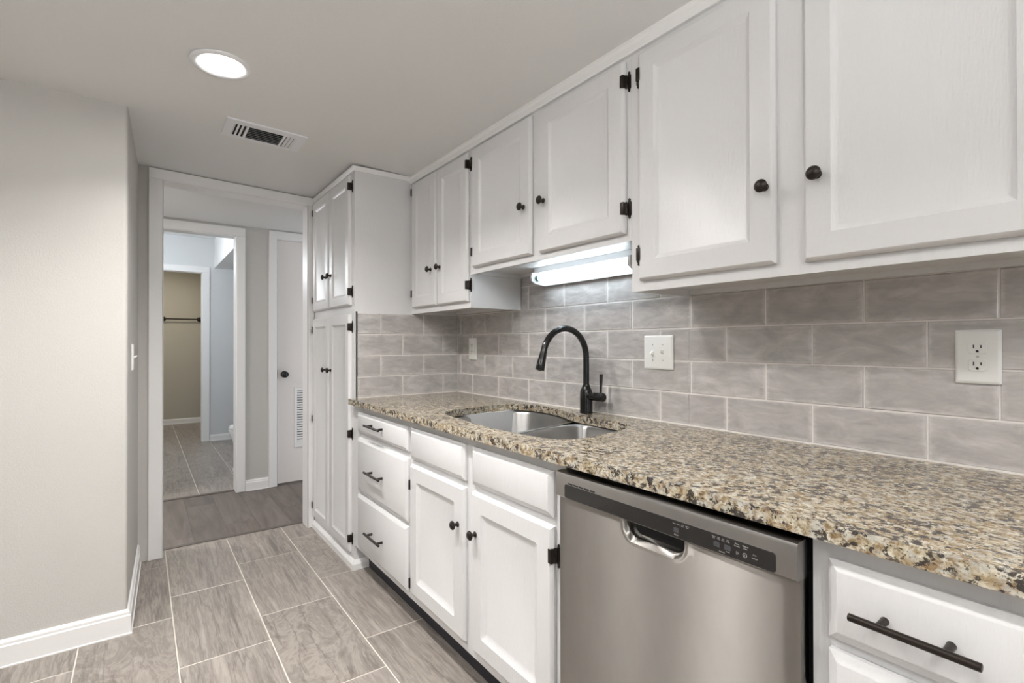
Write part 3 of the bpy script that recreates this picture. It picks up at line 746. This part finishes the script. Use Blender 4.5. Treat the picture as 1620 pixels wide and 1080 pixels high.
mb = MB(); mb.lathe(e - dd*.001, dd, [(0, .001), (0, .0133), (.002, .0138), (.004, .0133), (.010, .0140), (.05, .0172), (.074, .0180), (.076, .0165), (.076, .012), (.073, .011), (.073, .001)], 24)
tag(mb.build('spray_head', M_BLACK, fa, smooth=40), 'flared pull-down spray head at the end of the spout')
mb = MB(); mb.lathe((FX, FY-.012, .986), (0, -1, 0), [(0, .001), (0, .0165), (.047, .0172), (.0475, .0160), (.0495, .0160), (.050, .0178), (.084, .0180), (.087, .0160), (.087, .001)], 28)
hb = mb.build('handle_hub', M_BLACK, fa, smooth=40)
mb = MB(); mb.tube([(FX, FY-.083, .999), (FX, FY-.084, 1.03), (FX, FY-.086, 1.075), (FX, FY-.0862, 1.080)], [.0042, .0050, .0072, .0060], 14); mb.build('lever', M_BLACK, fa, smooth=40)

# ================================================================== DISHWASHER
DY0, DY1 = 0.4055, 1.0155; XDW = 0.890
dw = thing('dishwasher', 'stainless built-in dishwasher with dark control strip under the counter', 'dishwasher', (1.2, .71, 0))
mb = MB(); mb.box(0.918, XW-.03, DY0+.004, DY1-.002, .100, .868); mb.box(0.998, 1.010, DY0, DY1, .0005, .100)
mb.build('tub', M_VOID, dw)
mb = MB()
PC, PW, PZ = 0.708, 0.079, 0.804
def pocket(y, z):
    # rounded scoop hanging from the top edge of the door
    a, b, r = PW+.003, 0.047, 0.034
    qx = abs(y-PC)-(a-r); qz = (PZ-z)-(b-r)
    d = math.hypot(max(qx, 0), max(qz, 0)) + min(max(qx, qz), 0) - r
    d = -d
    if d <= 0: return -0.0016*max(0, 1+d/.008) if d > -.008 else 0.0
    t = min(1, d/.017); return -0.0016*(1-t) + .034*(t*t*(3-2*t))
ny = [DY0+.001 + (DY1-DY0-.002)*i/40 for i in range(41)]
ny = sorted(set([y for y in ny if abs(y-PC) > PW+.012] + [PC-PW-.010+(2*PW+.020)*i/100 for i in range(101)]))
nz = [.105, .3, .5, .6, .68, .72, .745] + [.748+(.804-.748)*i/42 for i in range(43)]
grid = []
for z in nz:
    row = []
    for y in ny:
        u = (y-(DY0+DY1)/2)/((DY1-DY0)/2)
        bow = .0045*(u*u) + (.004*max(0, (abs(u)-.975)/.025)**2)
        row.append(mb.bm.verts.new((XDW+bow+pocket(y, z), y, z)))
    grid.append(row)
for r0, r1 in zip(grid, grid[1:]):
    for i in range(len(ny)-1): mb.face([r0[i], r0[i+1], r1[i+1], r1[i]])
# sides, top, bottom back to the tub
back = {}
def bk(v):
    if v not in back: back[v] = mb.bm.verts.new((0.9275 if True else 0, v.co.y, v.co.z))
    return back[v]
edge = grid[0] + [r[-1] for r in grid[1:]] + grid[-1][-2::-1] + [r[0] for r in grid[-2:0:-1]]
for i in range(len(edge)):
    a, b = edge[i], edge[(i+1) % len(edge)]; mb.face([a, b, bk(b), bk(a)])
dwd = mb.build('door', M_STEEL, dw, smooth=30)
mb = MB()      # console: rounded bar across the top
prof = [(XDW-.004, .8045), (XDW-.0055, .8060), (XDW-.0055, .8600), (XDW-.003, .8665), (XDW+.002, .8690), (.926, .8690), (.926, .8045)]
mb.loops([[(x, DY0, z) for x, z in prof], [(x, DY1, z) for x, z in prof]])
con = mb.build('control_panel', M_STEELTRIM, dw, smooth=30)
XP = XDW-.0055
mb = MB(); mb.loops([rrect(XP+.001, .4405, .9815, .8062, .8405, 0, .006, 5), rrect(XP-.0006, .4405, .9815, .8062, .8405, 0, .006, 5), rrect(XP-.0008, .4405, .9815, .8062, .8405, .0004, .006, 5)])
disp = mb.build('display_strip', M_GLOSSBLACK, con)
for k in range(5):
    y = .9685-.0195*k; mb = MB(); mb.hexa([(XP-.0006, y-.0165, .8420), (XP+.002, y-.0165, .8420), (XP+.002, y, .8420), (XP-.0006, y, .8420), (XP-.0006, y-.0165, .8462), (XP+.002, y-.0165, .8462), (XP+.002, y, .8462), (XP-.0006, y, .8462)])
    mb.build('vent_slot', M_SLOT, con)
for y in (.6420, .5520, .5300):
    mb = MB(); mb.loops([rrect(XP+.0005, y-.0062, y+.0062, .8170, .8262, 0, .002, 4), rrect(XP-.0016, y-.0062, y+.0062, .8170, .8262, 0, .002, 4), rrect(XP-.0019, y-.0062, y+.0062, .8170, .8262, .0006, .0018, 4)])
    mb.build('button', M_BTN, con)
def ring_mesh(mb, y, z, r0, r1):
    n = 24
    a = mb.pts([(XP-.0013, y+r0*math.cos(2*math.pi*k/n), z+r0*math.sin(2*math.pi*k/n)) for k in range(n)]); b = mb.pts([(XP-.0013, y+r1*math.cos(2*math.pi*k/n), z+r1*math.sin(2*math.pi*k/n)) for k in range(n)])
    for i in range(n): mb.face([a[i], a[(i+1) % n], b[(i+1) % n], b[i]])
for y in (.5095, .4960):
    mb = MB(); mb.lathe((XP+.0004, y, .8188), (-1, 0, 0), [(0, .001), (0, .0060), (.0012, .0060), (.0016, .0054), (.0016, .001)], 24); bt = mb.build('button', M_GLOSSBLACK, con)
mb = MB()
ring_mesh(mb, .4960, .8188, .0034, .0040)
X_ = XP-.0022
for s in (1, -1):
    mb.face(mb.pts([(X_, .4960+.0015, .8188+s*.0012), (X_, .4960+.0012, .8188+s*.0015), (X_, .4960-.0015, .8188-s*.0012), (X_, .4960-.0012, .8188-s*.0015)]))
for P in (((.5095+.0022, .8188+.0030), (.5095+.0022, .8188-.0030), (.5095-.0028, .8188)),):
    for i in range(3):
        a = Vector((*P[i], 0)); b = Vector((*P[(i+1) % 3], 0)); c = Vector(((P[0][0]+P[1][0]+P[2][0])/3, (P[0][1]+P[1][1]+P[2][1])/3, 0))
        a2 = a+(c-a)*.25; b2 = b+(c-b)*.25
        mb.face(mb.pts([(X_, q.x, q.y) for q in (a, b, b2, a2)]))
ring2 = mb.build('button_marks', M_LETTER, con)
def lettering(lines, parent):
    """printed words on the console as one flat mesh; y decreases to the right"""
    for txt, y, z, h in lines:
        bm = bmesh.new()
        cu = bpy.data.curves.new('t', 'FONT'); cu.body = txt; cu.size = h*1.38; cu.align_x = 'CENTER'; cu.resolution_u = 2
        ob = bpy.data.objects.new('t', cu); COL.objects.link(ob)
        dg = bpy.context.evaluated_depsgraph_get(); me = bpy.data.meshes.new_from_object(ob.evaluated_get(dg))
        mp = [bm.verts.new((XP-.00135, y-v.co.x, z+v.co.y)) for v in me.vertices]
        for p in me.polygons:
            try: bm.faces.new([mp[i] for i in p.vertices])
            except ValueError: pass
        bpy.data.objects.remove(ob); bpy.data.curves.remove(cu); bpy.data.meshes.remove(me)
        mb = MB(); mb.bm.free(); mb.bm = bm
        mb.build('lettering', M_LETTER, parent)
lettering([('Heavy', .6470, .8335, .0021), ('Normal', .6370, .8335, .0021), ('1 Hr', .6265, .8352, .0021), ('Wash', .6265, .8322, .0021), ('Light &', .6160, .8352, .0021), ('Clean', .6160, .8322, .0021), ('Cycles', .6420, .8112, .0027),
           ('Heated', .5580, .8345, .0020), ('Dry', .5580, .8315, .0020), ('High', .5480, .8345, .0020), ('Temp', .5480, .8315, .0020), ('Sani', .5385, .8345, .0020), ('Rinse', .5385, .8315, .0020), ('4 Hr', .5285, .8345, .0020), ('Delay', .5285, .8315, .0020),
           ('Sanitize', .5290, .8135, .0018), ('Options', .5410, .8095, .0026),
           ('Start', .5110, .8335, .0030), ('Resume', .5110, .8298, .0024), ('Cancel', .4950, .8335, .0030), ('Drain', .4950, .8298, .0024), ('Clean', .4780, .8240, .0021), ('Sanitized', .4780, .8180, .0021)], con)

# ================================================================== ELECTRICAL PLATES
def plate(name, label, cat, yc, zc, w, h):
    t = thing(name, label, cat, (XW-.009, yc, zc))
    x = XW-.0095
    mb = MB(); mb.loops([rrect(x, yc-w/2, yc+w/2, zc-h/2, zc+h/2, 0, .003, 4), rrect(x-.003, yc-w/2, yc+w/2, zc-h/2, zc+h/2, 0, .003, 4), rrect(x-.0065, yc-w/2, yc+w/2, zc-h/2, zc+h/2, .0045, .003, 4), rrect(x-.007, yc-w/2, yc+w/2, zc-h/2, zc+h/2, .006, .003, 4)])
    mb.build('cover_plate', M_PLASTIC, t, smooth=25); return t, x-.007
def screw(t, x, y, z):
    mb = MB(); mb.lathe((x+.0005, y, z), (-1, 0, 0), [(0, .0005), (0, .0030), (.0012, .0026), (.0016, .0005)], 12); mb.box(x-.0012, x-.0011, y-.0022, y+.0022, z-.0004, z+.0004); mb.build('screw', M_SCREW, t)
t, x = plate('light_switch', 'white double toggle switch plate on tiles right of the faucet', 'light switch', 1.2025, 1.170, .130, .126)
for s, up in ((1, -1), (-1, 1)):
    y = 1.2025 + s*.023
    mb = MB(); mb.box(x-.0006, x+.001, y-.0052, y+.0052, 1.158, 1.182); mb.build('toggle_slot', M_PLASTIC, t)
    mb = MB(); z = 1.170
    mb.hexa([(x, y-.0042, z-.006), (x, y+.0042, z-.006), (x, y+.0042, z+.006), (x, y-.0042, z+.006),
             (x-.014, y-.0032, z+up*.007-.003), (x-.014, y+.0032, z+up*.007-.003), (x-.014, y+.0032, z+up*.007+.003), (x-.014, y-.0032, z+up*.007+.003)])
    mb.build('toggle', M_PLASTIC, t)
    for z in (1.141, 1.199): screw(t, x, y, z)
def receptacle(t, x, y, z):
    mb = MB(); P = []
    for k in range(32):
        a = 2*math.pi*k/32; P.append((max(-.0145, min(.0145, .0172*math.cos(a)))*1.12, max(-.0135, min(.0135, .0172*math.sin(a)))))
    mb.loops([[(x+.001, y+a, z+b) for a, b in P], [(x-.0016, y+a, z+b) for a, b in P], [(x-.0022, y+a*.95, z+b*.95) for a, b in P]]); r = mb.build('receptacle', M_PLASTIC, t, smooth=30)
    for dy, hh in ((.0064, .0042), (-.0064, .0034)): mb = MB(); mb.box(x-.0026, x-.0018, y+dy-.0011, y+dy+.0011, z+.0035-hh, z+.0035+hh); mb.build('slot', M_SLOT, r)
    mb = MB(); mb.box(x-.0026, x-.0018, y-.0024, y+.0024, z-.0100, z-.0065); mb.lathe((x-.0018, y, z-.0066), (-1, 0, 0), [(0, .0005), (0, .0024), (.0008, .0024), (.0008, .0005)], 12)
    mb.build('ground_hole', M_SLOT, r)
t, x = plate('wall_outlet', 'white duplex outlet on the tiles at far right under large cabinet', 'outlet', .3110, 1.1715, .080, .124)
for dz in (.0196, -.0196): receptacle(t, x, .3110, 1.1715+dz)
screw(t, x, .3110, 1.1715)
t, x = plate('wall_outlet', 'small white outlet on shaded tiles in the far corner by the pantry', 'outlet', 2.5095, 1.174, .082, .126)
mb = MB(); mb.loops([rrect(x+.0005, 2.4925, 2.5265, 1.1405, 1.2075, 0, .002, 3), rrect(x-.0022, 2.4925, 2.5265, 1.1405, 1.2075, 0, .002, 3), rrect(x-.003, 2.4925, 2.5265, 1.1405, 1.2075, .001, .002, 3)]); rc = mb.build('receptacle', M_PLASTIC, t)
for dz in (.019, -.019):
    for dy in (.006, -.006): mb = MB(); mb.box(x-.0036, x-.0028, 2.5095+dy-.001, 2.5095+dy+.001, 1.174+dz, 1.174+dz+.008); mb.build('slot', M_SLOT, rc)
    mb = MB(); mb.box(x-.0036, x-.0028, 2.5075, 2.5115, 1.174+dz-.008, 1.174+dz-.004); mb.build('ground_hole', M_SLOT, rc)
mb = MB(); mb.box(x-.0042, x-.0028, 2.5030, 2.5160, 1.1715, 1.1765); mb.build('test_button', M_PLASTIC, rc)
# switch on the short return wall, seen edge-on
ys = 2.955; xs_ = sx(ys)
t = thing('light_switch', 'white single toggle switch seen edge-on on the left wall return', 'light switch', (xs_, ys, 1.143))
mb = MB(); 
mb.loops([rrect(xs_-.002, ys-.036, ys+.036, 1.082, 1.204, 0, .003, 4), rrect(xs_+.004, ys-.036, ys+.036, 1.082, 1.204, 0, .003, 4), rrect(xs_+.0075, ys-.036, ys+.036, 1.082, 1.204, .005, .003, 4)]); mb.build('cover_plate', M_PLASTIC, t)
mb = MB(); mb.hexa([(xs_+.007, ys-.004, 1.139), (xs_+.007, ys+.004, 1.139), (xs_+.007, ys+.004, 1.149), (xs_+.007, ys-.004, 1.149), (xs_+.021, ys-.003, 1.147), (xs_+.021, ys+.003, 1.147), (xs_+.021, ys+.003, 1.152), (xs_+.021, ys-.003, 1.152)]); mb.build('toggle', M_PLASTIC, t)

# ================================================================== LAMPS AND VENT
def recessed(label, x, y, group=None):
    z = ceil_z(x); t = thing('recessed_light', label, 'ceiling light', (x, y, z-.02), group)
    mb = MB(); mb.lathe((x, y, z+.003), (0, 0, -1), [(0, .062), (.003, .098), (.006, .0975), (.0105, .090), (.011, .086), (.006, .066), (.003, .062)], 48)
    mb.build('trim_ring', M_METALWHITE, t, smooth=40)
    mb = MB(); mb.lathe((x, y, z), (0, 0, -1), [(0, .001), (0, .062), (.001, .0635), (.003, .0635), (.0035, .060), (.0035, .001)], 48)
    mb.build('lens', M_LENS, t, smooth=40)
    l = bpy.data.lights.new('recessed_lamp', 'AREA'); l.shape = 'DISK'; l.size = .12; l.energy = LAMP_W; l.color = (1.0, 0.972, 0.94); l.spread = math.radians(135)
    lo_ = bpy.data.objects.new('recessed_lamp', l); COL.objects.link(lo_); lo_.location = (x, y, z-.012)
    return t
recessed('round lit recessed ceiling light with white trim ring near the air vent', 0.229, 2.055)
recessed('recessed ceiling light just above the top of the view', 0.24, 1.38)
recessed('added recessed ceiling light out of view to the left, in front of the greige wall', -0.60, 1.50)  # unseen, added to streak the dishwasher door with light
recessed('recessed ceiling light behind the viewpoint, nearer lamp', 0.24, -0.65)
recessed('recessed ceiling light behind the viewpoint, farther lamp', 0.24, -2.2)
# air register
zc_ = 2.19
vt = thing('air_vent', 'white rectangular ceiling air vent with dark gaps between louvers', 'air vent', (0.465, 2.60, ceil_z(.465)-.01))
def cz(x): return ceil_z(x)
VX0, VX1, VY0, VY1 = 0.300, 0.635, 2.500, 2.715
mb = MB()
def vslab(x0, x1, y0, y1, d=.006, up=0.001, ins=0.0):
    mb.loops([[(x0, y0, cz(x0)+up), (x1, y0, cz(x1)+up), (x1, y1, cz(x1)+up), (x0, y1, cz(x0)+up)], [(x0+ins, y0+ins, cz(x0+ins)-d), (x1-ins, y0+ins, cz(x1-ins)-d), (x1-ins, y1-ins, cz(x1-ins)-d), (x0+ins, y1-ins, cz(x0+ins)-d)]])
GX0, GX1, GY0, GY1 = .335, .600, 2.545, 2.695
vslab(VX0, GX0, VY0, VY1); vslab(GX1, VX1, VY0, VY1); vslab(GX0, GX1, VY0, GY0); vslab(GX0, GX1, GY1, VY1)
vslab(.385, .395, GY0, GY1, .0055); vslab(.540, .550, GY0, GY1, .0055)
mb.build('frame', M_METALWHITE, vt)
mb = MB(); vslab(GX0, GX1, GY0, GY1, .0008, .0002); mb.build('duct_shade', M_VOID, vt)  # flat near-black sheet, shade of the duct put into its colour
def slat(P, Q, w, lean):
    P = Vector(P); Q = Vector(Q); d = (Q-P).normalized(); s = d.cross(Vector((0, 0, 1))); a = s*lean*w; 
    mb = MB(); z0, z1 = -.0012, -.0062
    def o(p, q, z): r = p+q; return (r.x, r.y, cz(r.x)+z)
    th = s*.0012
    mb.loops([[o(P, Vector((0, 0, 0)), z0), o(Q, Vector((0, 0, 0)), z0), o(Q, a, z1), o(P, a, z1)], [o(P, th, z0), o(Q, th, z0), o(Q, a+th, z1), o(P, a+th, z1)]])
    return mb
for k in range(7):
    y = GY0+.010+k*.0205; slat((.396, y, 0), (.539, y, 0), .009, 1).build('louver', M_METALWHITE, vt)
for k in range(3):
    x = GX0+.006+k*.017; slat((x, GY0+.002, 0), (x, GY1-.002, 0), .010, -1).build('louver', M_METALWHITE, vt)
for k in range(3):
    x = .556+k*.016; slat((x, GY0+.002, 0), (x, GY1-.002, 0), .010, 1).build('louver', M_METALWHITE, vt)
# fluorescent fixture below the short cabinet
fl = thing('fluorescent_light', 'lit fluorescent tube fixture under the short wall cabinet', 'under-cabinet light', (1.50, 1.54, 1.49))
LY0, LY1 = 1.245, 1.835
mb = MB(); prof = [(1.468, 1.5515), (1.468, 1.527), (1.500, 1.5255), (1.510, 1.512), (1.528, 1.473), (1.5375, 1.473), (1.5375, 1.5515)]
mb.loops([[(x, LY0, z) for x, z in prof], [(x, LY1, z) for x, z in prof]]); mb.build('housing', M_METALWHITE, fl)
mb = MB(); mb.lathe((1.475, LY0+.030, 1.503), (0, 1, 0), [(0, .001), (0, .0115), (.003, .0135), (.527, .0135), (.530, .0115), (.530, .001)], 24); mb.build('tube', M_TUBE, fl, smooth=40)
for y, s in ((LY0, 1), (LY1, -1)):
    mb = MB(); P = [(1.446, 1.528), (1.442, 1.506), (1.448, 1.490), (1.464, 1.480), (1.500, 1.474), (1.536, 1.472), (1.536, 1.528)]
    y2 = y+s*.012
    mb.loops([[(x, y, z) for x, z in P], [(x, y2, z) for x, z in P]]); mb.build('end_socket', M_METALWHITE, fl)
    mb = MB(); mb.lathe((1.475, y2-s*.001, 1.503), (0, s, 0), [(0, .001), (0, .0130), (.019, .0130), (.019, .001)], 20); mb.build('tube_end', M_GREEN, fl, smooth=40)

# ================================================================== THROUGH THE DOORWAYS
tb = thing('towel_bar', 'dark bronze towel bar on the khaki wall of the farthest room', 'towel bar', (.497, 9.2, 1.586))
mb = MB(); mb.tube([(.268, 9.142, 1.586), (.726, 9.142, 1.586)], .0095, 14); mb.build('bar', M_BRONZE, tb, smooth=40)
for x in (.268, .726):
    mb = MB(); mb.lathe((x, 9.1995, 1.586), (0, -1, 0), [(0, .001), (0, .034), (.006, .034), (.012, .022), (.02, .013), (.045, .012), (.05, .020), (.062, .022), (.072, .016), (.075, .001)], 22); mb.build('post', M_BRONZE, tb, smooth=40)
tl = thing('toilet', 'white toilet base just showing past the bathroom door casing', 'toilet', (1.1, 5.46, 0))
mb = MB()
def ell(cx, cy, rx, ry, z, n=28): return [(cx+rx*math.cos(2*math.pi*k/n), cy+ry*math.sin(2*math.pi*k/n), z) for k in range(n)]
mb.loops([ell(.945, 5.46, .245, .115, .0005), ell(.945, 5.46, .245, .115, .025), ell(.955, 5.46, .225, .100, .06), ell(.95, 5.46, .215, .100, .18), ell(.93, 5.46, .235, .145, .30), ell(.92, 5.46, .255, .180, .385), ell(.92, 5.46, .25, .176, .395)])
mb.build('bowl', M_PORC, tl, smooth=50)
mb = MB(); mb.loops([ell(.925, 5.46, .255, .182, .396), ell(.925, 5.46, .258, .185, .405), ell(.925, 5.46, .250, .178, .430), ell(.925, 5.46, .20, .14, .437)]); mb.build('seat_lid', M_PORC, tl, smooth=50)
mb = MB(); mb.box(1.20, 1.385, 5.26, 5.66, .39, .74, .02); mb.box(1.08, 1.37, 5.35, 5.57, .02, .395, .03); mb.build('tank', M_PORC, tl, smooth=40)
mb = MB(); mb.box(1.185, 1.395, 5.25, 5.67, .74, .775, .01); mb.build('tank_lid', M_PORC, tl, smooth=40)
